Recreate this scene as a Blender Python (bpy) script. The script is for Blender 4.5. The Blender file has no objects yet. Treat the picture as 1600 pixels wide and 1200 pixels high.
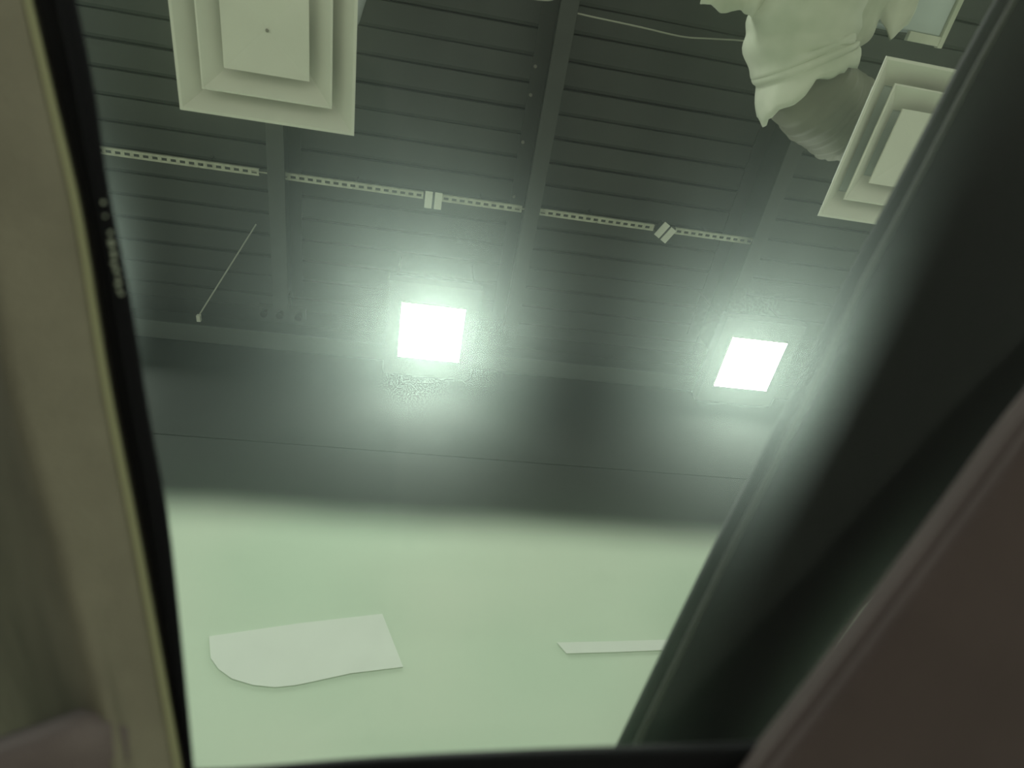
import bpy, bmesh, math, random
from mathutils import Vector, Matrix, noise

random.seed(7)
sc = bpy.context.scene
EYE = 1.3                                    # camera height above the floor

# ------------------------------------------------------------------ camera
RIGHT = Vector((0.9837, -0.1622, -0.0776)).normalized()
DOWN = Vector((0.0949, 0.8350, -0.5421))
DOWN = (DOWN - DOWN.dot(RIGHT) * RIGHT).normalized()
FWD = RIGHT.cross(DOWN).normalized()
EYEV = Vector((0, 0, EYE))
F_PX = 976.74
cam_d = bpy.data.cameras.new('camera')
cam = bpy.data.objects.new('camera', cam_d)
sc.collection.objects.link(cam)
rot = Matrix((RIGHT, -DOWN, -FWD)).transposed()
cam.matrix_world = Matrix.Translation(EYEV) @ rot.to_4x4()
cam_d.sensor_width = 36.0
cam_d.lens = 36.0 * F_PX / 1600
cam_d.clip_start = 0.02
cam_d.dof.use_dof = True
cam_d.dof.focus_distance = 4.0
cam_d.dof.aperture_fstop = 2.8
sc.camera = cam

# ------------------------------------------------------------------ world and light
wd = bpy.data.worlds.new('world')
sc.world = wd
wd.use_nodes = True
bg = wd.node_tree.nodes['Background']
bg.inputs[0].default_value = (0.75, 0.85, 0.78, 1)
bg.inputs[1].default_value = 0.15
sc.view_settings.view_transform = 'Standard'
sc.view_settings.look = 'None'
sc.view_settings.gamma = 1
sc.view_settings.exposure = 0.0
sc.view_settings.use_curve_mapping = False
sc.cycles.sample_clamp_indirect = 4.0
LAMP_COL = (0.96, 1.0, 0.91)
LAMP_STRENGTH = 50.0


def area(name, x, y, z, size, power):
    """the further ceiling lamps of the same grid, behind and beside the camera"""
    l = bpy.data.lights.new(name, 'AREA')
    l.shape = 'SQUARE'
    l.size = size
    l.energy = power
    l.color = LAMP_COL
    o = bpy.data.objects.new(name, l)
    o.location = (x, y, z + EYE)
    sc.collection.objects.link(o)


for gx in (-4.37, -2.15, 0.07, 2.29, 4.51):
    for gy in (1.93, -0.75, -3.3, -5.6):
        if gy > 0 and gx in (0.07, 2.29):
            continue
        if gy == -0.75 and gx == 2.29:
            continue
        area('ceiling_lamp_light', gx, gy, 3.55, 0.4, 31)

# ------------------------------------------------------------------ materials


def mat(name, col, rough=0.6, metal=0.0, var=0.0, vscale=8.0, bump=0.0, bscale=60.0, spec=0.5, col2=None):
    m = bpy.data.materials.new(name)
    m.use_nodes = True
    nt = m.node_tree
    b = nt.nodes['Principled BSDF']
    b.inputs['Roughness'].default_value = rough
    b.inputs['Metallic'].default_value = metal
    b.inputs['Specular IOR Level'].default_value = spec
    b.inputs['Base Color'].default_value = (*col, 1)
    tc = nt.nodes.new('ShaderNodeTexCoord')
    if var or col2:
        n = nt.nodes.new('ShaderNodeTexNoise')
        n.inputs['Scale'].default_value = vscale
        n.inputs['Detail'].default_value = 5
        nt.links.new(tc.outputs['Object'], n.inputs['Vector'])
        r = nt.nodes.new('ShaderNodeValToRGB')
        c2 = col2 or tuple(min(1, c * (1 + var)) for c in col)
        c1 = col if col2 else tuple(c * (1 - var) for c in col)
        r.color_ramp.elements[0].position = 0.35
        r.color_ramp.elements[0].color = (*c1, 1)
        r.color_ramp.elements[1].position = 0.65
        r.color_ramp.elements[1].color = (*c2, 1)
        nt.links.new(n.outputs['Fac'], r.inputs['Fac'])
        nt.links.new(r.outputs['Color'], b.inputs['Base Color'])
    if bump:
        n2 = nt.nodes.new('ShaderNodeTexNoise')
        n2.inputs['Scale'].default_value = bscale
        n2.inputs['Detail'].default_value = 3
        nt.links.new(tc.outputs['Object'], n2.inputs['Vector'])
        bp = nt.nodes.new('ShaderNodeBump')
        bp.inputs['Strength'].default_value = bump
        bp.inputs['Distance'].default_value = 0.002
        nt.links.new(n2.outputs['Fac'], bp.inputs['Height'])
        nt.links.new(bp.outputs['Normal'], b.inputs['Normal'])
    return m


M_DECK = mat('deck_paint', (0.050, 0.055, 0.051), 0.55, var=0.12, vscale=3)
M_DECKB = mat('deck_back', (0.018, 0.020, 0.019), 0.8)
M_BEAM = mat('beam_paint', (0.046, 0.050, 0.046), 0.5, var=0.1)
M_BOLT = mat('bolt_steel', (0.30, 0.28, 0.25), 0.4, metal=0.6)
M_STRUT = mat('galvanised_strut', (0.50, 0.50, 0.40), 0.5, metal=0.15, var=0.15, vscale=20)
M_WHITE = mat('diffuser_enamel', (0.76, 0.76, 0.67), 0.45, var=0.03, vscale=5)
M_BODY = mat('lamp_body', (0.10, 0.11, 0.105), 0.5)
M_WRAP = mat('duct_insulation', (0.50, 0.54, 0.42), 0.75, col2=(0.66, 0.68, 0.56), vscale=5, bump=0.6, bscale=18)
M_FLEX = mat('flexible_duct', (0.17, 0.17, 0.125), 0.7, col2=(0.27, 0.27, 0.20), vscale=4, bump=0.5, bscale=25)
M_METAL = mat('sheet_metal', (0.52, 0.57, 0.55), 0.45, metal=0.2, var=0.06)
M_FLOOR = mat('floor_coating', (0.60, 0.585, 0.53), 0.5, var=0.06, vscale=1)
M_ROOM = mat('side_wall_paint', (0.42, 0.46, 0.40), 0.7, var=0.03)
M_UPPER = mat('upper_wall_paint', (0.032, 0.036, 0.033), 0.9, var=0.1, vscale=2, spec=0.05)
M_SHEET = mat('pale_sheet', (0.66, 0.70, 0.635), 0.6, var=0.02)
M_WIRE = mat('wire_metal', (0.45, 0.45, 0.38), 0.5)
M_BLACK = mat('frame_black', (0.005, 0.005, 0.006), 0.6, spec=0.12)
M_RUBBER = mat('rubber_black', (0.006, 0.006, 0.008), 0.6, bump=0.3, bscale=90, spec=0.15)
M_RIDGE = mat('seal_ridge', (0.018, 0.017, 0.012), 0.5)
M_TRIML = mat('left_trim_fabric', (0.235, 0.217, 0.162), 0.85, var=0.10, vscale=14, bump=0.5, bscale=260, spec=0.2)
M_TRIMR = mat('right_trim_fabric', (0.078, 0.058, 0.055), 0.85, var=0.06, vscale=12, bump=0.4, bscale=260, spec=0.2)
M_LIP = mat('lit_trim_edge', (0.42, 0.42, 0.24), 0.6)  # light from outside is painted into the lip's colour

# lower wall: pale green below, blending through a soft edge into the dark upper colour
M_GREEN = bpy.data.materials.new('pale_green_wall')
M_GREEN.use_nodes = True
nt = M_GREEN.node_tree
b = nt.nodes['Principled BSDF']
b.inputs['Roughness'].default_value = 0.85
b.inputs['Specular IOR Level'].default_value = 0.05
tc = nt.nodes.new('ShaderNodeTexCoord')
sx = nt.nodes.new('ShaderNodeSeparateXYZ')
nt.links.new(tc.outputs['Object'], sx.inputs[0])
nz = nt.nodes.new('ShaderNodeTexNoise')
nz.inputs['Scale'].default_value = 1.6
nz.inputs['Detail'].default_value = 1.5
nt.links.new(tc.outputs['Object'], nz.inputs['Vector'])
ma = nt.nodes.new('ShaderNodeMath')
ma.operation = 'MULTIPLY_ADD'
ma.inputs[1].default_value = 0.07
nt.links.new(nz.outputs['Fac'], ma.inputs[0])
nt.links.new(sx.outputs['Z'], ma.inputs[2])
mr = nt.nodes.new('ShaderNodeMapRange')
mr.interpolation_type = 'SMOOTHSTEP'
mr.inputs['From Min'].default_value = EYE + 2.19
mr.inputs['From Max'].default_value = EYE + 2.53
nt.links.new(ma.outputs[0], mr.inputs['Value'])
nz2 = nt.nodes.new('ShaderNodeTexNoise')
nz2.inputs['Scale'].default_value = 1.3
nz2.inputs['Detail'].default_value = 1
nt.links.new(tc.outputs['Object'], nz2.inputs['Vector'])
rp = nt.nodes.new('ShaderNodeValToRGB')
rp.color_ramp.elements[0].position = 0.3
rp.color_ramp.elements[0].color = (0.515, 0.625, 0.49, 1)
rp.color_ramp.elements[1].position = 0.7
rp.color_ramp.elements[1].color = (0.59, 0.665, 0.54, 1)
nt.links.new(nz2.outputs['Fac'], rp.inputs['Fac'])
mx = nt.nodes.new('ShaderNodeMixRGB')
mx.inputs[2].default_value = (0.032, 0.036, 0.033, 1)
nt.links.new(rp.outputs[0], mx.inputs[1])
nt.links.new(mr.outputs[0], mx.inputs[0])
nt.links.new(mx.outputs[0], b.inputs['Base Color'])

# lamp
M_LAMP = bpy.data.materials.new('lamp_lens')
M_LAMP.use_nodes = True
nt = M_LAMP.node_tree
b = nt.nodes['Principled BSDF']
b.inputs['Base Color'].default_value = (0.8, 0.8, 0.8, 1)
b.inputs['Emission Color'].default_value = (*LAMP_COL, 1)
b.inputs['Emission Strength'].default_value = LAMP_STRENGTH

# clear window glass
M_GLASS = bpy.data.materials.new('window_glass')
M_GLASS.use_nodes = True
nt = M_GLASS.node_tree
nt.nodes.clear()
out = nt.nodes.new('ShaderNodeOutputMaterial')
tr = nt.nodes.new('ShaderNodeBsdfTransparent')
tr.inputs[0].default_value = (0.965, 0.985, 0.97, 1)
gl = nt.nodes.new('ShaderNodeBsdfGlossy')
gl.inputs['Roughness'].default_value = 0.03
fr = nt.nodes.new('ShaderNodeFresnel')
fr.inputs[0].default_value = 1.2
mxs = nt.nodes.new('ShaderNodeMixShader')
nt.links.new(fr.outputs[0], mxs.inputs[0])
nt.links.new(tr.outputs[0], mxs.inputs[1])
nt.links.new(gl.outputs[0], mxs.inputs[2])
nt.links.new(mxs.outputs[0], out.inputs[0])

# thin film of grime on the glass: passes light, scatters a little of it forward
M_FILM = bpy.data.materials.new('grime_film')
M_FILM.use_nodes = True
nt = M_FILM.node_tree
nt.nodes.clear()
out = nt.nodes.new('ShaderNodeOutputMaterial')
tr = nt.nodes.new('ShaderNodeBsdfTransparent')


def scat(rough, ior):
    r = nt.nodes.new('ShaderNodeBsdfRefraction')
    r.distribution = 'BECKMANN'
    r.inputs['Roughness'].default_value = rough
    r.inputs['IOR'].default_value = ior
    r.inputs['Color'].default_value = (0.83, 1.0, 0.93, 1)
    return r


r1 = scat(1.0, 1.09)
r2 = scat(1.0, 1.215)
mxa = nt.nodes.new('ShaderNodeMixShader')
mxa.inputs[0].default_value = 0.76
nt.links.new(r1.outputs[0], mxa.inputs[1])
nt.links.new(r2.outputs[0], mxa.inputs[2])
tc = nt.nodes.new('ShaderNodeTexCoord')
n1 = nt.nodes.new('ShaderNodeTexNoise')
n1.inputs['Scale'].default_value = 9
n1.inputs['Detail'].default_value = 4
nt.links.new(tc.outputs['Object'], n1.inputs['Vector'])
m1 = nt.nodes.new('ShaderNodeMapRange')
m1.inputs['From Min'].default_value = 0.3
m1.inputs['From Max'].default_value = 0.75
m1.inputs['To Min'].default_value = 0.13
m1.inputs['To Max'].default_value = 0.155
nt.links.new(n1.outputs['Fac'], m1.inputs['Value'])
vo = nt.nodes.new('ShaderNodeTexVoronoi')           # scattered water spots
vo.inputs['Scale'].default_value = 26
nt.links.new(tc.outputs['Object'], vo.inputs['Vector'])
m2 = nt.nodes.new('ShaderNodeMapRange')
m2.inputs['From Min'].default_value = 0.08
m2.inputs['From Max'].default_value = 0.22
m2.inputs['To Min'].default_value = 0.025
m2.inputs['To Max'].default_value = 0.0
nt.links.new(vo.outputs['Distance'], m2.inputs['Value'])
ad = nt.nodes.new('ShaderNodeMath')
ad.operation = 'ADD'
nt.links.new(m1.outputs[0], ad.inputs[0])
nt.links.new(m2.outputs[0], ad.inputs[1])
mxb = nt.nodes.new('ShaderNodeMixShader')
nt.links.new(ad.outputs[0], mxb.inputs[0])
nt.links.new(tr.outputs[0], mxb.inputs[1])
nt.links.new(mxa.outputs[0], mxb.inputs[2])
nt.links.new(mxb.outputs[0], out.inputs[0])

# ------------------------------------------------------------------ helpers


def obj(name, bm, m, parent=None, smooth=False, loc=None):
    me = bpy.data.meshes.new(name)
    bm.normal_update()
    if smooth:
        for f in bm.faces:
            f.smooth = True
    bm.to_mesh(me)
    bm.free()
    me.materials.append(m)
    o = bpy.data.objects.new(name, me)
    sc.collection.objects.link(o)
    if parent is not None:
        o.parent = parent
    if loc is not None:
        o.location = loc
    return o


def box(bm, x0, x1, y0, y1, z0, z1, bevel=0.0):
    vs = [bm.verts.new((x, y, z)) for x in (x0, x1) for y in (y0, y1) for z in (z0, z1)]
    idx = [(0, 1, 3, 2), (4, 6, 7, 5), (0, 4, 5, 1), (2, 3, 7, 6), (0, 2, 6, 4), (1, 5, 7, 3)]
    fs = [bm.faces.new([vs[i] for i in q]) for q in idx]
    if bevel:
        es = {e for f in fs for e in f.edges}
        bmesh.ops.bevel(bm, geom=list(es), offset=bevel, segments=2, affect='EDGES', profile=0.5)
    return bm


def bx(*a, bevel=0.0):
    return box(bmesh.new(), *a, bevel=bevel)


def tube(bm, pts, rad, seg=12, cap=True, wob=0.0, ws=3.0):
    """tube through pts; rad a number or one per point; wob adds cloth-like unevenness"""
    pts = [Vector(p) for p in pts]
    rads = rad if isinstance(rad, (list, tuple)) else [rad] * len(pts)
    rings = []
    prev = None
    for i, p in enumerate(pts):
        t = (pts[min(i + 1, len(pts) - 1)] - pts[max(i - 1, 0)]).normalized()
        if prev is None:
            n = t.orthogonal().normalized()
        else:
            n = (prev - prev.dot(t) * t).normalized()
        prev = n
        bt = t.cross(n)
        ring = []
        for k in range(seg):
            a = 2 * math.pi * k / seg
            d = math.cos(a) * n + math.sin(a) * bt
            r = rads[i]
            if wob:
                r *= 1 + wob * noise.noise((p + d * r) * ws)
            ring.append(bm.verts.new(p + d * r))
        rings.append(ring)
    for i in range(len(rings) - 1):
        for k in range(seg):
            bm.faces.new((rings[i][k], rings[i][(k + 1) % seg], rings[i + 1][(k + 1) % seg], rings[i + 1][k]))
    if cap:
        bm.faces.new(rings[0][::-1])
        bm.faces.new(rings[-1])
    return rings


def spline(pts, n):
    pts = [Vector(p) for p in pts]
    P = [2 * pts[0] - pts[1]] + pts + [2 * pts[-1] - pts[-2]]
    outp = []
    for i in range(1, len(P) - 2):
        for j in range(n):
            t = j / n
            a, b_, c, d = P[i - 1], P[i], P[i + 1], P[i + 2]
            outp.append(0.5 * ((2 * b_) + (c - a) * t + (2 * a - 5 * b_ + 4 * c - d) * t * t + (3 * b_ - a - 3 * c + d) * t ** 3))
    outp.append(pts[-1])
    return outp


def thing(name, label, cat, loc=(0, 0, 0), group=None):
    o = bpy.data.objects.new(name, None)
    sc.collection.objects.link(o)
    o.location = (loc[0], loc[1], loc[2] + EYE)
    o.empty_display_size = 0.1
    o['label'] = label
    o['category'] = cat
    if group:
        o['group'] = group
    return o


def copy_tree(o, loc, label=None, group=None):
    c = o.copy()
    sc.collection.objects.link(c)
    c.location = (loc[0], loc[1], loc[2] + EYE)
    if label:
        c['label'] = label
    if group:
        c['group'] = group
    for ch in list(o.children):
        d = ch.copy()
        sc.collection.objects.link(d)
        d.parent = c
        for g in list(ch.children):
            e = g.copy()
            sc.collection.objects.link(e)
            e.parent = d
    return c


def struct(name, bm, m, parent=None, loc=None):
    o = obj(name, bm, m, parent, loc=loc)
    if parent is None:
        o['kind'] = 'structure'
    return o


# ------------------------------------------------------------------ the room
X0, X1, Y0, Y1 = -6.0, 7.0, -7.0, 2.35
DZ = EYE + 4.2
struct('floor', bx(X0, X1, Y0, Y1, -0.1, 0), M_FLOOR)
ceil = struct('ceiling', bx(X0, X1, Y0, Y1, DZ + 0.035, DZ + 0.12), M_DECKB)
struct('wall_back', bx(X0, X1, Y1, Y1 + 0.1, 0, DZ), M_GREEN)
struct('wall_left', bx(X0 - 0.1, X0, Y0, Y1, 0, DZ), M_ROOM)
struct('wall_right', bx(X1, X1 + 0.1, Y0, Y1, 0, DZ), M_ROOM)
struct('wall_front', bx(X0, X1, Y0 - 0.1, Y0, 0, DZ), M_ROOM)
bmu = bmesh.new()
box(bmu, X0, X1, Y1 - 0.003, Y1 - 0.0005, EYE + 2.875, DZ, 0.0012)
struct('trim_1', bmu, M_UPPER)

# deck: one sheet rib per piece between the beams
PITCH = 0.149
BEAMS = [-2.466, -0.926, 0.614, 2.154, 3.694]


def rib_bm(w):
    bm = bmesh.new()
    prof = [(-0.071, 0.0), (0.050, 0.0), (0.067, 0.008), (0.067, 0.034), (-0.074, 0.034), (-0.074, 0.006)]
    a = [bm.verts.new((0, y, z)) for y, z in prof]
    c = [bm.verts.new((w, y, z)) for y, z in prof]
    n = len(prof)
    for i in range(n):
        bm.faces.new((a[i], a[(i + 1) % n], c[(i + 1) % n], c[i]))
    bm.faces.new(a[::-1])
    bm.faces.new(c)
    return bm


bays = [(-4.0, -2.466), (-2.466, -0.926), (-0.926, 0.614), (0.614, 2.154), (2.154, 3.694), (3.694, 5.23)]
first = None
k0 = -9
for bi, (a, c) in enumerate(bays):
    for k in range(k0, 12):
        y = 0.609 + 0.075 + k * PITCH
        if y > Y1 - 0.07:
            continue
        if first is None:
            first = obj('deck_panel', rib_bm(1.534), M_DECK, ceil)
            o = first
        else:
            o = first.copy()
            sc.collection.objects.link(o)
        o.location = (a + 0.003, y + random.uniform(-.003, .003), DZ + random.uniform(-.002, .002))
bm = bmesh.new()
y = 0.609 + 0.075 + (k0 - 1) * PITCH
while y > Y0 + 0.08:
    box(bm, X0, X1, y - 0.073, y + 0.066, DZ, DZ + 0.034)
    y -= PITCH
for k in range(k0, 12):
    y = 0.609 + 0.075 + k * PITCH
    if y > Y1 - 0.07:
        continue
    box(bm, X0, -4.003, y - 0.073, y + 0.066, DZ, DZ + 0.034)
    box(bm, 5.235, X1, y - 0.073, y + 0.066, DZ, DZ + 0.034)
far = obj('deck_ribbing', bm, M_DECK, ceil)
far['kind'] = 'stuff'

# ------------------------------------------------------------------ steel beams
YB1 = 2.02


def beam(x, label):
    t = thing('steel_beam', label, 'beam', (x, YB1, 3.85), 'dark steel beams under the roof deck')
    bm = bmesh.new()
    L = YB1 - Y0
    obj('bottom_flange', bx(-0.045, 0.055, -L, 0, 0, 0.012, bevel=0.002), M_BEAM, t)
    obj('web', bx(-0.005, 0.005, -L, 0, 0.012, 0.335), M_BEAM, t)
    obj('top_flange', bx(-0.10, 0.08, -L, 0, 0.335, 0.349), M_BEAM, t)
    return t


BL = ['dark beam crossing the slotted strut left of the ceiling lights, under left square diffuser',
      'dark bolted beam between the two bright ceiling lights',
      'dark beam behind the grey flexible duct at right']
bs = [beam(BEAMS[1], BL[0]), beam(BEAMS[2], BL[1]), beam(BEAMS[3], BL[2])]
# bolts seen on the left side of the middle beam
for yy in (0.36, 0.52, 0.80, 1.15):
    bm = bmesh.new()
    bmesh.ops.create_cone(bm, cap_ends=True, segments=6, radius1=0.011, radius2=0.011, depth=0.012,
                          matrix=Matrix.Translation((-0.082, yy - YB1, 0.329)))
    obj('bolt', bm, M_BOLT, bs[1])
# bolt ends under the left beam's tip
for dx in (-0.10, 0.0, 0.12):
    bm = bmesh.new()
    bmesh.ops.create_cone(bm, cap_ends=True, segments=10, radius1=0.024, radius2=0.020, depth=0.05,
                          matrix=Matrix.Translation((dx, 0.03, 0.0)))
    obj('anchor_stud', bm, M_DECKB, bs[0])
obj('anchor_plate', bx(-0.14, 0.16, -0.02, 0.06, 0.025, 0.035), M_BEAM, bs[0])

# header along the wall
hd = thing('header_beam', 'long dark steel header running along the top of the back wall', 'beam', (0, Y1, 3.85))
obj('bottom_flange', bx(X0, X1, -0.15, -0.024, 0.0, 0.012, bevel=0.002), mat('header_paint', (0.085, 0.095, 0.088), 0.5), hd)
obj('web', bx(X0, X1, -0.05, -0.04, 0.012, 0.34), M_BEAM, hd)
obj('top_flange', bx(X0, X1, -0.16, -0.024, 0.336, 0.348), M_BEAM, hd)

# ------------------------------------------------------------------ slotted struts
SZ = 3.93


def strut_bm(L, pitch=0.0503, slot=0.030, w=0.041):
    bm = bmesh.new()
    xs = [0.0]
    x = 0.012
    slots = []
    while x + slot < L - 0.005:
        xs += [x, x + slot]
        slots.append(len(xs) - 2)
        x += pitch
    xs.append(L)
    ys = [0, 0.0125, 0.0285, w]
    V = [[bm.verts.new((xx, yy, 0)) for yy in ys] for xx in xs]
    for i in range(len(xs) - 1):
        for j in range(3):
            if i in slots and j == 1:
                continue
            bm.faces.new((V[i][j], V[i][j + 1], V[i + 1][j + 1], V[i + 1][j]))
    # upstanding sides
    for j in (0, 3):
        T = [bm.verts.new((xx, ys[j], 0.021)) for xx in xs]
        for i in range(len(xs) - 1):
            q = (V[i][j], V[i + 1][j], T[i + 1], T[i])
            bm.faces.new(q if j == 0 else q[::-1])
    bmesh.ops.recalc_face_normals(bm, faces=bm.faces)
    return bm


def strut(xa, xb, label):
    t = thing('slotted_strut', label, 'strut', (xa, 0.294 * SZ - 0.02, SZ), 'pale slotted struts under the deck')
    o = obj('channel', strut_bm(xb - xa), M_STRUT, t)
    md = o.modifiers.new('thickness', 'SOLIDIFY')
    md.thickness = 0.0025
    n = max(1, int((xb - xa) / 0.6))
    for i in range(n):
        xx = (i + 0.5) * (xb - xa) / n
        obj('hanger_rod', bx(xx - 0.004, xx + 0.004, 0.036, 0.044, 0.0, 4.2 - SZ), M_BEAM, t)
    return t


strut(-2.40, -1.038, 'pale slotted metal strut left of the first dark beam, at the left window edge')
strut(-0.918, -0.06, 'pale slotted metal strut just below and right of the left square diffuser')
strut(0.055, 0.565, 'short pale slotted strut between the left bracket and the bolted beam')
strut(0.675, 1.45, 'pale slotted strut between the bolted beam and the right bracket')
strut(1.60, 2.17, 'pale slotted strut right of the right bracket, fading above the right light')


def bracket(x, rz, label):
    t = thing('strut_bracket', label, 'bracket', (x, 0.30 * SZ - 0.012, SZ - 0.012), 'small pale brackets joining the slotted struts')
    t.rotation_euler = (0, 0, rz)
    obj('plate', bx(-0.052, -0.006, -0.045, 0.06, 0, 0.008, bevel=0.002), M_WHITE, t)
    obj('plate', bx(0.008, 0.054, -0.045, 0.06, 0, 0.008, bevel=0.002), M_WHITE, t)
    obj('clamp', bx(-0.052, 0.054, -0.03, 0.04, 0.0085, 0.07), M_BEAM, t)
    return t


bracket(0.003, 0.0, 'small pale bracket on the strut, straight above the left ceiling light')
b2 = bracket(1.535, 0.5, 'small pale twisted bracket on the strut, left above the right ceiling light')

# thin rods across the beam gaps
for xa, xb, lab in ((-1.045, -0.912, 'thin rod bridging the struts at the left dark beam'),
                    (0.56, 0.68, 'thin rod bridging the struts at the bolted beam')):
    t = thing('joining_rod', lab, 'rod', (xa, 0.294 * SZ, SZ), 'thin rods joining the struts at beams')
    bm = bmesh.new()
    tube(bm, [(-0.05, 0, 0.012), (xb - xa + 0.05, 0, 0.012)], 0.005, 8)
    obj('rod', bm, M_STRUT, t)

# ------------------------------------------------------------------ ceiling lights


def light_panel(x, y, label):
    t = thing('ceiling_light', label, 'ceiling light', (x, y, 3.6), 'square ceiling lights by the back wall')
    bm = bmesh.new()
    # housing: frame ring with the lens recessed in it
    for (a, c, d, e) in ((-.288, .288, -.336, -.205), (-.288, .288, .205, .336), (-.288, -.205, -.205, .205), (.205, .288, -.205, .205)):
        box(bm, a, c, d, e, 0.0, 0.07)
    obj('housing', bm, M_BODY, t)
    obj('top_cover', bx(-.288, .288, -.336, .336, 0.0705, 0.09), M_BODY, t)
    ln = obj('lens', bx(-.2, .2, -.195, .195, -0.006, 0.05), M_LAMP, t)
    ln.data.materials.append(M_WHITE)
    for p in ln.data.polygons:
        p.material_index = 0 if p.normal.z < -0.5 else 1
    for sx_ in (-.25, .25):
        bm = bmesh.new()
        tube(bm, [(sx_, -0.25, 0.09), (sx_, -0.25, 0.60)], 0.004, 8)
        obj('suspension_rod', bm, M_BEAM, t)
    return t


light_panel(0.072, 1.935, 'bright square ceiling light at the centre of the view')
light_panel(2.288, 1.915, 'bright square ceiling light at right, touching the black window pillar')

# ------------------------------------------------------------------ air diffusers


def frustum(bm, a0, z0, a1, z1, th=0.004, seg_lip=0.0):
    """square sloping ring from half-size a0 at z0 to half-size a1 at z1, closed with thickness"""
    def ring(a, z):
        return [bm.verts.new((sx_ * a, sy_ * a, z)) for sx_, sy_ in ((-1, -1), (1, -1), (1, 1), (-1, 1))]
    R = [ring(a0, z0)]
    if seg_lip:
        R.append(ring(a0 - seg_lip, z0 - 0.001))
    R.append(ring(a1, z1))
    R.append(ring(a1 + th, z1 + th))
    R.append(ring(a0, z0 + th))
    R.append(R[0])
    for i in range(len(R) - 1):
        for k in range(4):
            bm.faces.new((R[i][k], R[i][(k + 1) % 4], R[i + 1][(k + 1) % 4], R[i + 1][k]))
    bmesh.ops.recalc_face_normals(bm, faces=bm.faces)


def diffuser(x, y, label, cdx=0.0, crad=0.15):
    t = thing('air_diffuser', label, 'air diffuser', (x, y, 2.46), 'square white air diffusers with nested cones')
    bm = bmesh.new()
    frustum(bm, 0.300, 0.0, 0.205, 0.082, seg_lip=0.010)
    obj('outer_frame', bm, M_WHITE, t)
    bm = bmesh.new()
    frustum(bm, 0.220, 0.002, 0.128, 0.080, seg_lip=0.006)
    obj('middle_cone', bm, M_WHITE, t)
    bm = bmesh.new()
    a = 0.142
    lo = [bm.verts.new((sx_ * a, sy_ * a, 0.004)) for sx_, sy_ in ((-1, -1), (1, -1), (1, 1), (-1, 1))]
    ap = bm.verts.new((0, 0, 0.018))
    hi = [bm.verts.new((v.co.x, v.co.y, 0.010)) for v in lo]
    ah = bm.verts.new((0, 0, 0.024))
    for k in range(4):
        bm.faces.new((lo[k], ap, lo[(k + 1) % 4]))
        bm.faces.new((hi[k], hi[(k + 1) % 4], ah))
        bm.faces.new((lo[k], lo[(k + 1) % 4], hi[(k + 1) % 4], hi[k]))
    ic = obj('inner_cone', bm, M_WHITE, t)
    bm = bmesh.new()
    bmesh.ops.create_uvsphere(bm, u_segments=10, v_segments=6, radius=0.006, matrix=Matrix.Translation((0.004, 0.006, 0.012)))
    obj('screw', bm, M_BOLT, ic, smooth=True)
    bm = bmesh.new()
    box(bm, -0.235, 0.235, -0.235, 0.235, 0.087, 0.093)
    box(bm, -0.19, 0.19, -0.19, 0.19, 0.0935, 0.178)
    obj('back_pan', bm, M_METAL, t)
    bm = bmesh.new()
    tube(bm, [(cdx, 0, 0.179), (cdx, 0, 0.26)], crad, 28)
    obj('collar', bm, M_METAL, t, smooth=False)
    return t


diffuser(-0.607, 0.241, 'square white air diffuser at upper left, shown nearly whole')
diffuser(1.885, 0.278, 'square white air diffuser at upper right, cut off by the black pillar', 0.07, 0.115)

# ------------------------------------------------------------------ ducts
# flexible duct of the left diffuser
t = thing('flexible_duct', 'grey flexible duct rising behind the left square diffuser', 'duct', (-0.607, 0.241, 2.73))
bm = bmesh.new()
tube(bm, spline([(0, 0, 0.02), (0.0, 0, 0.25), (0.06, -0.12, 0.6), (0.1, -0.6, 0.85), (0.1, -1.6, 0.95), (0.1, -3.0, 0.95)], 8), 0.17, 24, wob=0.06, ws=9)
obj('duct_body', bm, mat('grey_duct', (0.22, 0.24, 0.22), 0.6, var=0.1), t, smooth=True)

# torn insulated duct of the right diffuser, with the duct box it leaves
D = thing('insulated_duct', 'torn white insulated duct and duct box leading to the upper right diffuser', 'duct', (1.885, 0.278, 2.73))


def loc_(x, y, z):
    return (x - 1.885, y - 0.278, z - 2.73)


path = spline([loc_(1.955, .278, 2.735), loc_(1.965, .280, 2.88), loc_(1.90, .266, 2.98), loc_(1.79, .232, 2.985), loc_(1.70, .195, 2.98), loc_(1.58, .12, 2.98),
               loc_(1.51, .0, 3.0), loc_(1.50, -.2, 3.02), loc_(1.50, -.6, 3.05)], 8)
bm = bmesh.new()
tube(bm, path, [0.112 + 0.072 * min(1, i / 18) + 0.005 * math.sin(i * 2.1) for i in range(len(path))], 32, wob=0.10, ws=7)
obj('flexible_duct', bm, M_FLEX, D, smooth=True)['label'] = 'dull grey flexible duct bare of insulation'
spath = spline([loc_(1.565, .10, 2.98), loc_(1.535, .05, 2.99), loc_(1.51, -.01, 3.0), loc_(1.50, -.2, 3.02), loc_(1.50, -.55, 3.05)], 12)
bm = bmesh.new()
rings = tube(bm, spath, [0.205 + 0.006 * math.sin(i * 0.9) for i in range(len(spath))], 60, cap=False, wob=0.14, ws=4.5)
ax = (spath[1] - spath[0]).normalized()
for ri in range(6):
    wgt = (1 - ri / 6) ** 1.3
    for k, v in enumerate(rings[ri]):      # ragged open end, hanging lowest on the wall side
        side = (v.co - spath[0]).normalized()
        hang = max(0.0, side.dot(Vector((-0.45, 0.85, -0.25)).normalized()))
        v.co += wgt * (-ax * (0.030 + 0.06 * noise.noise(v.co * 19)) + Vector((0.03, 0.15, -0.05)) * hang ** 3)
sl = obj('insulation_sleeve', bm, M_WRAP, D, smooth=True)
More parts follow.
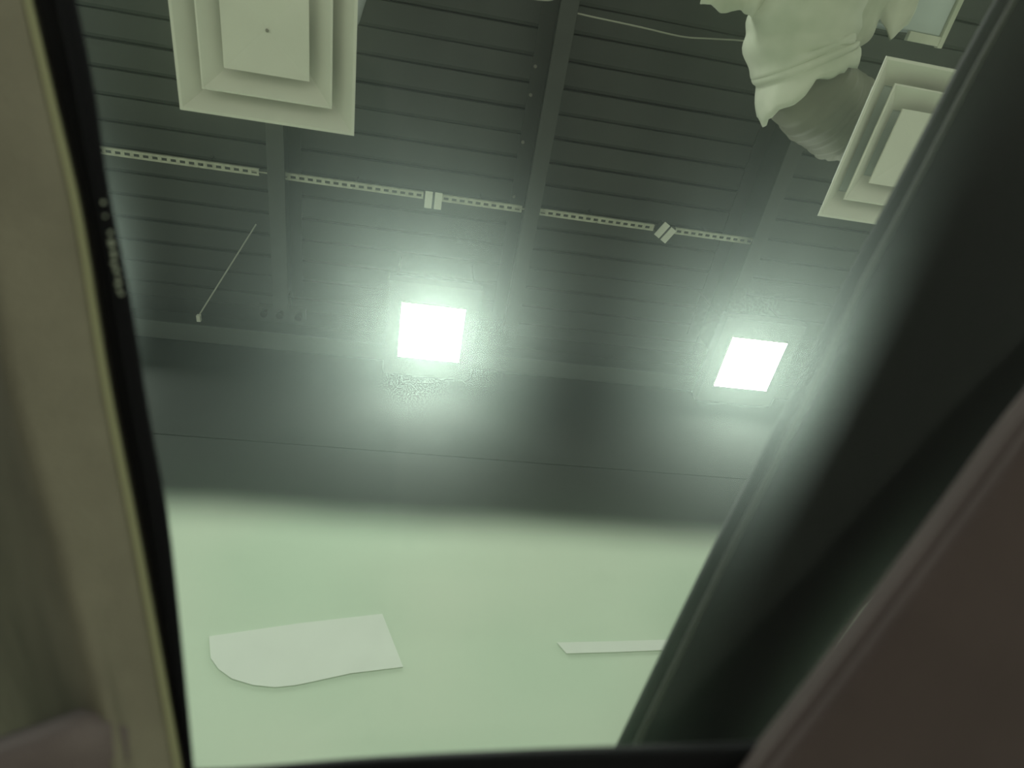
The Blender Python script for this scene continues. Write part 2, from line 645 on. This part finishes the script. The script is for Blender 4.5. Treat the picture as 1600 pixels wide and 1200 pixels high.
sl['label'] = 'torn white insulation sleeve with ragged end'
md = sl.modifiers.new('thickness', 'SOLIDIFY')
md.thickness = 0.010
md.offset = 1

bm = bmesh.new()
box(bm, -0.14, 0.36, -1.9, -0.42, 0.42, 0.85, 0.006)
obj('duct_box', bm, mat('box_metal', (0.55, 0.62, 0.60), 0.5, var=0.05), D)
obj('corner_flange', bx(0.361, 0.385, -1.9, -0.375, 0.405, 0.43, bevel=0.002), M_WRAP, D)
obj('corner_flange', bx(0.20, 0.360, -0.419, -0.38, 0.405, 0.43, bevel=0.002), M_WRAP, D)
# ragged insulation hanging out around the sleeve


def rag(x0, x1, yb, ye, z, seed, amp, tips, name_label):
    bm = bmesh.new()
    N = 60
    R_ = []
    for i in range(N + 1):
        x = x0 + (x1 - x0) * i / N
        e = ye + amp * noise.noise(Vector((x * 9, seed, 0))) + amp * 0.5 * noise.noise(Vector((x * 27, seed, 4)))
        for tx, tw, tl in tips:
            e += tl * max(0, 1 - abs(x - tx) / tw) ** 0.8
        col = []
        for j in range(9):
            u = j / 8
            y = yb + (e - yb) * u
            col.append(bm.verts.new(loc_(x, y, z + 0.035 * noise.noise(Vector((x * 8, y * 8, seed))) + 0.02 * u * noise.noise(Vector((x * 20, y * 6, seed))))))
        R_.append(col)
    for i in range(N):
        for j in range(8):
            bm.faces.new((R_[i][j], R_[i][j + 1], R_[i + 1][j + 1], R_[i + 1][j]))
    o = obj('insulation_blanket', bm, M_WRAP, D, smooth=True)
    m_ = o.modifiers.new('thickness', 'SOLIDIFY')
    m_.thickness = 0.012
    return o


rag(1.02, 1.42, -0.55, -0.085, 2.99, 2.0, 0.03, [(1.13, 0.06, 0.02), (1.30, 0.08, 0.03)], '')
rag(1.62, 2.00, -0.60, -0.16, 3.04, 7.0, 0.03, [(1.77, 0.10, 0.17), (1.93, 0.05, 0.06)], '')

# ------------------------------------------------------------------ wires
t = thing('hanging_wire', 'thin straight wire slanting from the left beam down to the header', 'wire', (-0.376 * 3.85, 0.553 * 3.85, 3.85))
bm = bmesh.new()
a = Vector((0, 0, 0.02))
c = Vector((-0.272 * 4.16 + 0.376 * 3.85, 0.376 * 4.16 - 0.553 * 3.85, 0.31))
tube(bm, [a, c], 0.0045, 8)
obj('wire', bm, M_WIRE, t)
obj('clip', bx(-0.012, 0.012, -0.005, 0.04, -0.006, 0.022, bevel=0.002), M_WHITE, t)

t = thing('sagging_cable', 'thin pale cable sagging from the beam to the torn duct', 'cable', (0.66, 0.05, 3.9))
pp = [(0.171, .012), (0.205, .013), (0.265, .014), (0.33, .016), (0.37, .012), (0.42, .007), (0.459, .006), (0.49, .004)]
bm = bmesh.new()
tube(bm, spline([(p[0] * 3.9 - 0.66, p[1] * 3.9 - 0.05, 0.02 * (i % 2)) for i, p in enumerate(pp)], 5), 0.0045, 8)
obj('cable', bm, M_WIRE, t, smooth=True)
t = thing('sagging_cable', 'thin pale cable left of the bolted beam, at the very top edge', 'cable', (0.2, 0.02, 3.9))
bm = bmesh.new()
tube(bm, spline([(-0.45, -0.16, 0), (0.0, -0.03, 0), (0.15, 0.0, 0.01), (0.30, -0.005, 0.0), (0.36, -0.03, 0.0)], 5), 0.004, 8)
obj('cable', bm, M_WIRE, t, smooth=True)

# ------------------------------------------------------------------ pale sheets on the wall


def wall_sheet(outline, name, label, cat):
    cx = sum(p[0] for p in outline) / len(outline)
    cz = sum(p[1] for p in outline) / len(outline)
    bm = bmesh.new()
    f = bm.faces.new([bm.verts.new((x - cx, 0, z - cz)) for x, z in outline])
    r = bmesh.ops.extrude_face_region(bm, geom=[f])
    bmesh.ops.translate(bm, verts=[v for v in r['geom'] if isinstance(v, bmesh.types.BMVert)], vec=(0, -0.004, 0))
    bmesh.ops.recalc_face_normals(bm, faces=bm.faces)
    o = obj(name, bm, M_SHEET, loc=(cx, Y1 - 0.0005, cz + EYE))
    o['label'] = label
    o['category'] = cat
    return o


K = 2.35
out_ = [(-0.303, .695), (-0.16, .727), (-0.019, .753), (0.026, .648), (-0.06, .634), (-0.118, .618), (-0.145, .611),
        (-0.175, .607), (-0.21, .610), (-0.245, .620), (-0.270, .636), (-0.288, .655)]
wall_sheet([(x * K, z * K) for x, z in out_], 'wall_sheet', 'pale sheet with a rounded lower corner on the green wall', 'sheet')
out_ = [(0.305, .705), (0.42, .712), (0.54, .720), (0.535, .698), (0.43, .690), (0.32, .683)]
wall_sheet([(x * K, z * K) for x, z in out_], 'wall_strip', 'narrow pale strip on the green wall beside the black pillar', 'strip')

# ------------------------------------------------------------------ the car around the camera
car = thing('car', 'car seen from inside: cloth pillar trims, black seals and window glass', 'car', (0, 0, -EYE))


def P(px, py, depth):
    """point of the car's window frame: picture point 1600x1200 at a given depth along the view axis"""
    v = EYEV + depth * (FWD + RIGHT * ((px - 800) / F_PX) + DOWN * ((py - 600) / F_PX))
    return v


def sheet(rows, m, name, parent=None, thick=0.012, shift=None, label=None):
    """a panel through rows of points (same count per row), given real thickness away from the cabin"""
    bm = bmesh.new()
    V = [[bm.verts.new(p) for p in r] for r in rows]
    for i in range(len(V) - 1):
        for j in range(len(V[0]) - 1):
            bm.faces.new((V[i][j], V[i][j + 1], V[i + 1][j + 1], V[i + 1][j]))
    back = [[bm.verts.new(v.co + FWD * thick + (shift or Vector((0, 0, 0)))) for v in r] for r in V]
    for i in range(len(V) - 1):
        for j in range(len(V[0]) - 1):
            bm.faces.new((back[i][j], back[i + 1][j], back[i + 1][j + 1], back[i][j + 1]))
    n, k = len(V), len(V[0])
    for i in range(n - 1):
        bm.faces.new((V[i][0], V[i + 1][0], back[i + 1][0], back[i][0]))
        bm.faces.new((V[i][k - 1], back[i][k - 1], back[i + 1][k - 1], V[i + 1][k - 1]))
    for j in range(k - 1):
        bm.faces.new((V[0][j], back[0][j], back[0][j + 1], V[0][j + 1]))
        bm.faces.new((V[n - 1][j], V[n - 1][j + 1], back[n - 1][j + 1], back[n - 1][j]))
    bmesh.ops.recalc_face_normals(bm, faces=bm.faces)
    o = obj(name, bm, m, parent or car, smooth=True)
    if label:
        o['label'] = label
    return o


def interp(tab, y):
    """edge x at picture height y, smooth through a table of (y, x)"""
    if y <= tab[0][0]:
        (y0, x0), (y1, x1) = tab[0], tab[1]
        return x0 + (x1 - x0) * (y - y0) / (y1 - y0)
    for i in range(len(tab) - 1):
        if y <= tab[i + 1][0]:
            (y0, x0), (y1, x1) = tab[i], tab[i + 1]
            m0 = (x1 - x0) / (y1 - y0) if i == 0 else (x1 - tab[i - 1][1]) / (y1 - tab[i - 1][0])
            m1 = (x1 - x0) / (y1 - y0) if i + 2 == len(tab) else (tab[i + 2][1] - x0) / (tab[i + 2][0] - y0)
            h = y1 - y0
            t = (y - y0) / h
            return ((2 * t ** 3 - 3 * t * t + 1) * x0 + (t ** 3 - 2 * t * t + t) * h * m0
                    + (-2 * t ** 3 + 3 * t * t) * x1 + (t ** 3 - t * t) * h * m1)
    (y0, x0), (y1, x1) = tab[-2], tab[-1]
    return x1 + (x1 - x0) * (y - y1) / (y1 - y0)


YS = [-300 + 50 * i for i in range(38)]                 # -300 .. 1550
EDGE_L = [(0, 45), (150, 80), (330, 122), (590, 165), (840, 214), (1050, 253), (1200, 280)]      # trim edge
SEAL_L = [(0, 120), (150, 150), (280, 168), (470, 205), (650, 234), (800, 262), (960, 280), (1200, 303)]
EDGE_R = [(0, 1553), (110, 1492), (340, 1372), (440, 1318), (560, 1262), (740, 1172), (860, 1110), (1165, 962), (1200, 945)]
TRIM_R = [(0, 2130), (640, 1597), (760, 1508), (890, 1411), (1060, 1283), (1200, 1173)]
BLK_R = [(0, 2120), (640, 1600), (760, 1512), (890, 1397), (960, 1337), (1060, 1270), (1200, 1190)]

# left cloth trim
rows = []
for y in YS:
    e = interp(EDGE_L, y)
    crease = 150 - 45 * max(0, min(1, (y - 560) / 560))
    low = max(0.0, min(1.0, (y - 1010) / 120))
    cr = []
    for s, dz in ((4, 0.4832), (10, 0.4784), (20, 0.4752), (45, 0.4704), (80, 0.4640), (crease - 20, 0.4576), (crease, 0.4560),
                  (crease + 15, 0.4680), (crease + 50, 0.5200), (crease + 110, 0.6200), (crease + 200, 0.7600), (crease + 330, 0.9500)):
        d = dz
        cr.append(P(e - s, y, d))
    rows.append(cr)
tl = sheet(rows, M_TRIML, 'pillar_trim', label='grey-beige cloth trim left of the window')
rows = [[P(interp(EDGE_L, y) + 1, y, 0.4824), P(interp(EDGE_L, y) - 3, y, 0.4776), P(interp(EDGE_L, y) - 8, y, 0.4792)] for y in YS]
sheet(rows, M_LIP, 'lit_trim_lip', tl, thick=0.004, label='trim edge lip, outside light painted in as pale yellow-green')
# lower bolster at bottom left
rows = []
for i in range(17):
    px = -260 + 33 * i
    ridge = 1170 - 0.36 * px + 0.006 * max(0, px - 130) ** 2
    dip = 0.00035 * max(0, px - 120)
    rows.append([P(px, ridge + q, d + dip) for q, d in ((-12, 0.48), (0, 0.450), (10, 0.438), (60, 0.436), (140, 0.448), (300, 0.48))])
sheet(rows, mat('lower_trim', (0.17, 0.135, 0.13), 0.8, var=0.06, bump=0.4, bscale=260), 'lower_trim', label='mauve-grey lower trim with a rounded top ridge')

# left black seal between trim and glass
rows = []
for y in YS:
    a, c = interp(EDGE_L, y), interp(SEAL_L, y)
    w = c - a
    rows.append([P(a - 14, y, 0.5000), P(a + 0.18 * w, y, 0.4976), P(a + 0.45 * w, y, 0.4944), P(a + 0.55 * w, y, 0.4848), P(a + 0.62 * w, y, 0.4848),
                 P(a + 0.72 * w, y, 0.4930), P(a + 0.9 * w, y, 0.4864), P(c, y, 0.4880)])
seal = sheet(rows, M_RUBBER, 'window_seal', thick=0.012, shift=-RIGHT * 0.012)
random.seed(3)
for i in range(16):  # glints along the seal ridge, put in as small pale flecks
    y = 318 + i * 9.5 + random.uniform(-3, 3)
    if i in (1, 3, 4):
        continue
    px = interp([(320, 162), (360, 170), (400, 177), (450, 186), (480, 192)], y) + random.uniform(-1.5, 1.5)
    bm = bmesh.new()
    bmesh.ops.create_icosphere(bm, subdivisions=1, radius=0.0012 + 0.0010 * random.random(), matrix=Matrix.Translation(P(px, y, 0.4825)))
    obj('glint_fleck', bm, mat('painted_glint', (0.42, 0.46, 0.36), 0.7) if i == 0 else bpy.data.materials['painted_glint'], seal, smooth=True)

def gd(px):
    """depth of the window pane, which slants nearer at the right"""
    return 0.532 - (px - 100) / 1400 * 0.10


# right black pillar, outside the glass
rows = []
for y in YS:
    a = interp(EDGE_R, y)
    c = interp(BLK_R, y)
    rows.append([P(px, y, 0.76 + 1.4 * dd) for px, dd in ((a, .021), (a + 10, .008), (a + 20, .010), (a + 27, .002), (a + 36, .002), (a + 46, .008),
                 (a + 0.35 * (c - a), .002), (a + 0.65 * (c - a), .006), (c - 20, .012), (c, .025))])
pil = sheet(rows, M_BLACK, 'window_pillar', thick=0.02, shift=RIGHT * 0.010, label='black window pillar leaning at right')
rows = [[P(interp(EDGE_R, y) + q, y, 0.762 + dd) for q, dd in ((27, .0), (32, -.003), (37, .0))] for y in YS]
sheet(rows, M_RIDGE, 'rubber_ridge', pil, thick=0.004)

# bottom black frame
rows = []
for i in range(25):
    px = 180 + 60 * i
    top_y = interp([(290, 1202), (370, 1199), (600, 1181), (800, 1171), (965, 1165)], px)
    rows.append([P(px, top_y + q, gd(px) - dd) for q, dd in ((0, .006), (7, .02), (20, .025), (80, .025), (170, .008))])
sheet(rows, M_BLACK, 'sill_frame', thick=0.012, shift=DOWN * 0.012)

# right cloth trim, nearest the camera
rows = []
for y in YS:
    e = interp(TRIM_R, y)
    rows.append([P(e + s, y, d * 0.94) for s, d in ((0, 0.460), (6, 0.445), (16, 0.428), (30, 0.411), (44, 0.404), (70, 0.400), (150, 0.400), (300, 0.402), (500, 0.41), (700, 0.43))])
sheet(rows, M_TRIMR, 'pillar_trim', thick=0.012, label='mauve-grey cloth trim at lower right')

# glass and its grime film: one pane from under the left seal to behind the right trim
gd0, gd1 = 0.500, 0.504


def pane(d0, d1):
    bm = bmesh.new()
    ys = [-250, 100, 500, 900, 1210]
    f0, f1 = [], []
    for y in ys:
        a = interp(SEAL_L, y) * 1.0
        # keep the pane's left edge under the seal and its right edge behind the right trim
        xl = a - 40
        xr = min(1900, interp(TRIM_R, y) + 40)
        f0.append((bm.verts.new(P(xl, y, gd(xl))), bm.verts.new(P(xr, y, gd(xr)))))
        f1.append((bm.verts.new(P(xl, y, gd(xl) + 0.004)), bm.verts.new(P(xr, y, gd(xr) + 0.004))))
    for i in range(len(ys) - 1):
        bm.faces.new((f0[i][0], f0[i][1], f0[i + 1][1], f0[i + 1][0]))
        bm.faces.new((f1[i][0], f1[i + 1][0], f1[i + 1][1], f1[i][1]))
        bm.faces.new((f0[i][0], f0[i + 1][0], f1[i + 1][0], f1[i][0]))
        bm.faces.new((f0[i][1], f1[i][1], f1[i + 1][1], f0[i + 1][1]))
    bm.faces.new((f0[0][0], f1[0][0], f1[0][1], f0[0][1]))
    bm.faces.new((f0[-1][0], f0[-1][1], f1[-1][1], f1[-1][0]))
    bmesh.ops.recalc_face_normals(bm, faces=bm.faces)
    return bm


glass = obj('window_glass', pane(gd0, gd1), M_GLASS, car)
bm = bmesh.new()
ys = [-250, 100, 500, 900, 1210]
pv = []
for y in ys:
    xa, xb = interp(SEAL_L, y) - 38, min(1898, interp(TRIM_R, y) + 38)
    pv.append((bm.verts.new(P(xa, y, gd(xa) - 0.0006)), bm.verts.new(P(xb, y, gd(xb) - 0.0006))))
for i in range(len(ys) - 1):
    f = bm.faces.new((pv[i][0], pv[i][1], pv[i + 1][1], pv[i + 1][0]))
bm.normal_update()
for f in bm.faces:
    if f.normal.dot(FWD) > 0:
        f.normal_flip()
film = obj('grime_film', bm, M_FILM, glass)
film['label'] = 'thin hazy film of grime on the glass'

# door below the window, outside the view, carrying the frame to the floor
bm = bmesh.new()
L0 = P(150, 1330, 0.56)
R0 = P(1250, 1330, 0.56)
ym = max(L0.y, R0.y)
zt = min(L0.z, R0.z)
box(bm, L0.x - 0.25, R0.x + 0.25, ym - 0.02, ym + 0.06, 0.0, zt, 0.01)
obj('door_panel', bm, mat('door_paint', (0.12, 0.12, 0.11), 0.4), car)

# unseen dark panel added left of the view to shade the left trim
def Q(r, d, f):
    return EYEV + RIGHT * r + DOWN * d + FWD * f


rows = []
for i in range(13):
    v = -0.75 + 1.5 * i / 12
    sag = 0.05 * math.cos(v * 2.2)
    rows.append([Q(-0.62 + sag, v, -0.45), Q(-0.66 + sag, v, -0.2), Q(-0.70 + sag, v, 0.1), Q(-0.76 + sag, v, 0.35), Q(-0.88 + sag, v, 0.6)])
sheet(rows, mat('shade_panel_dark', (0.03, 0.022, 0.022), 0.9, bump=0.3, bscale=200), 'shade_panel')
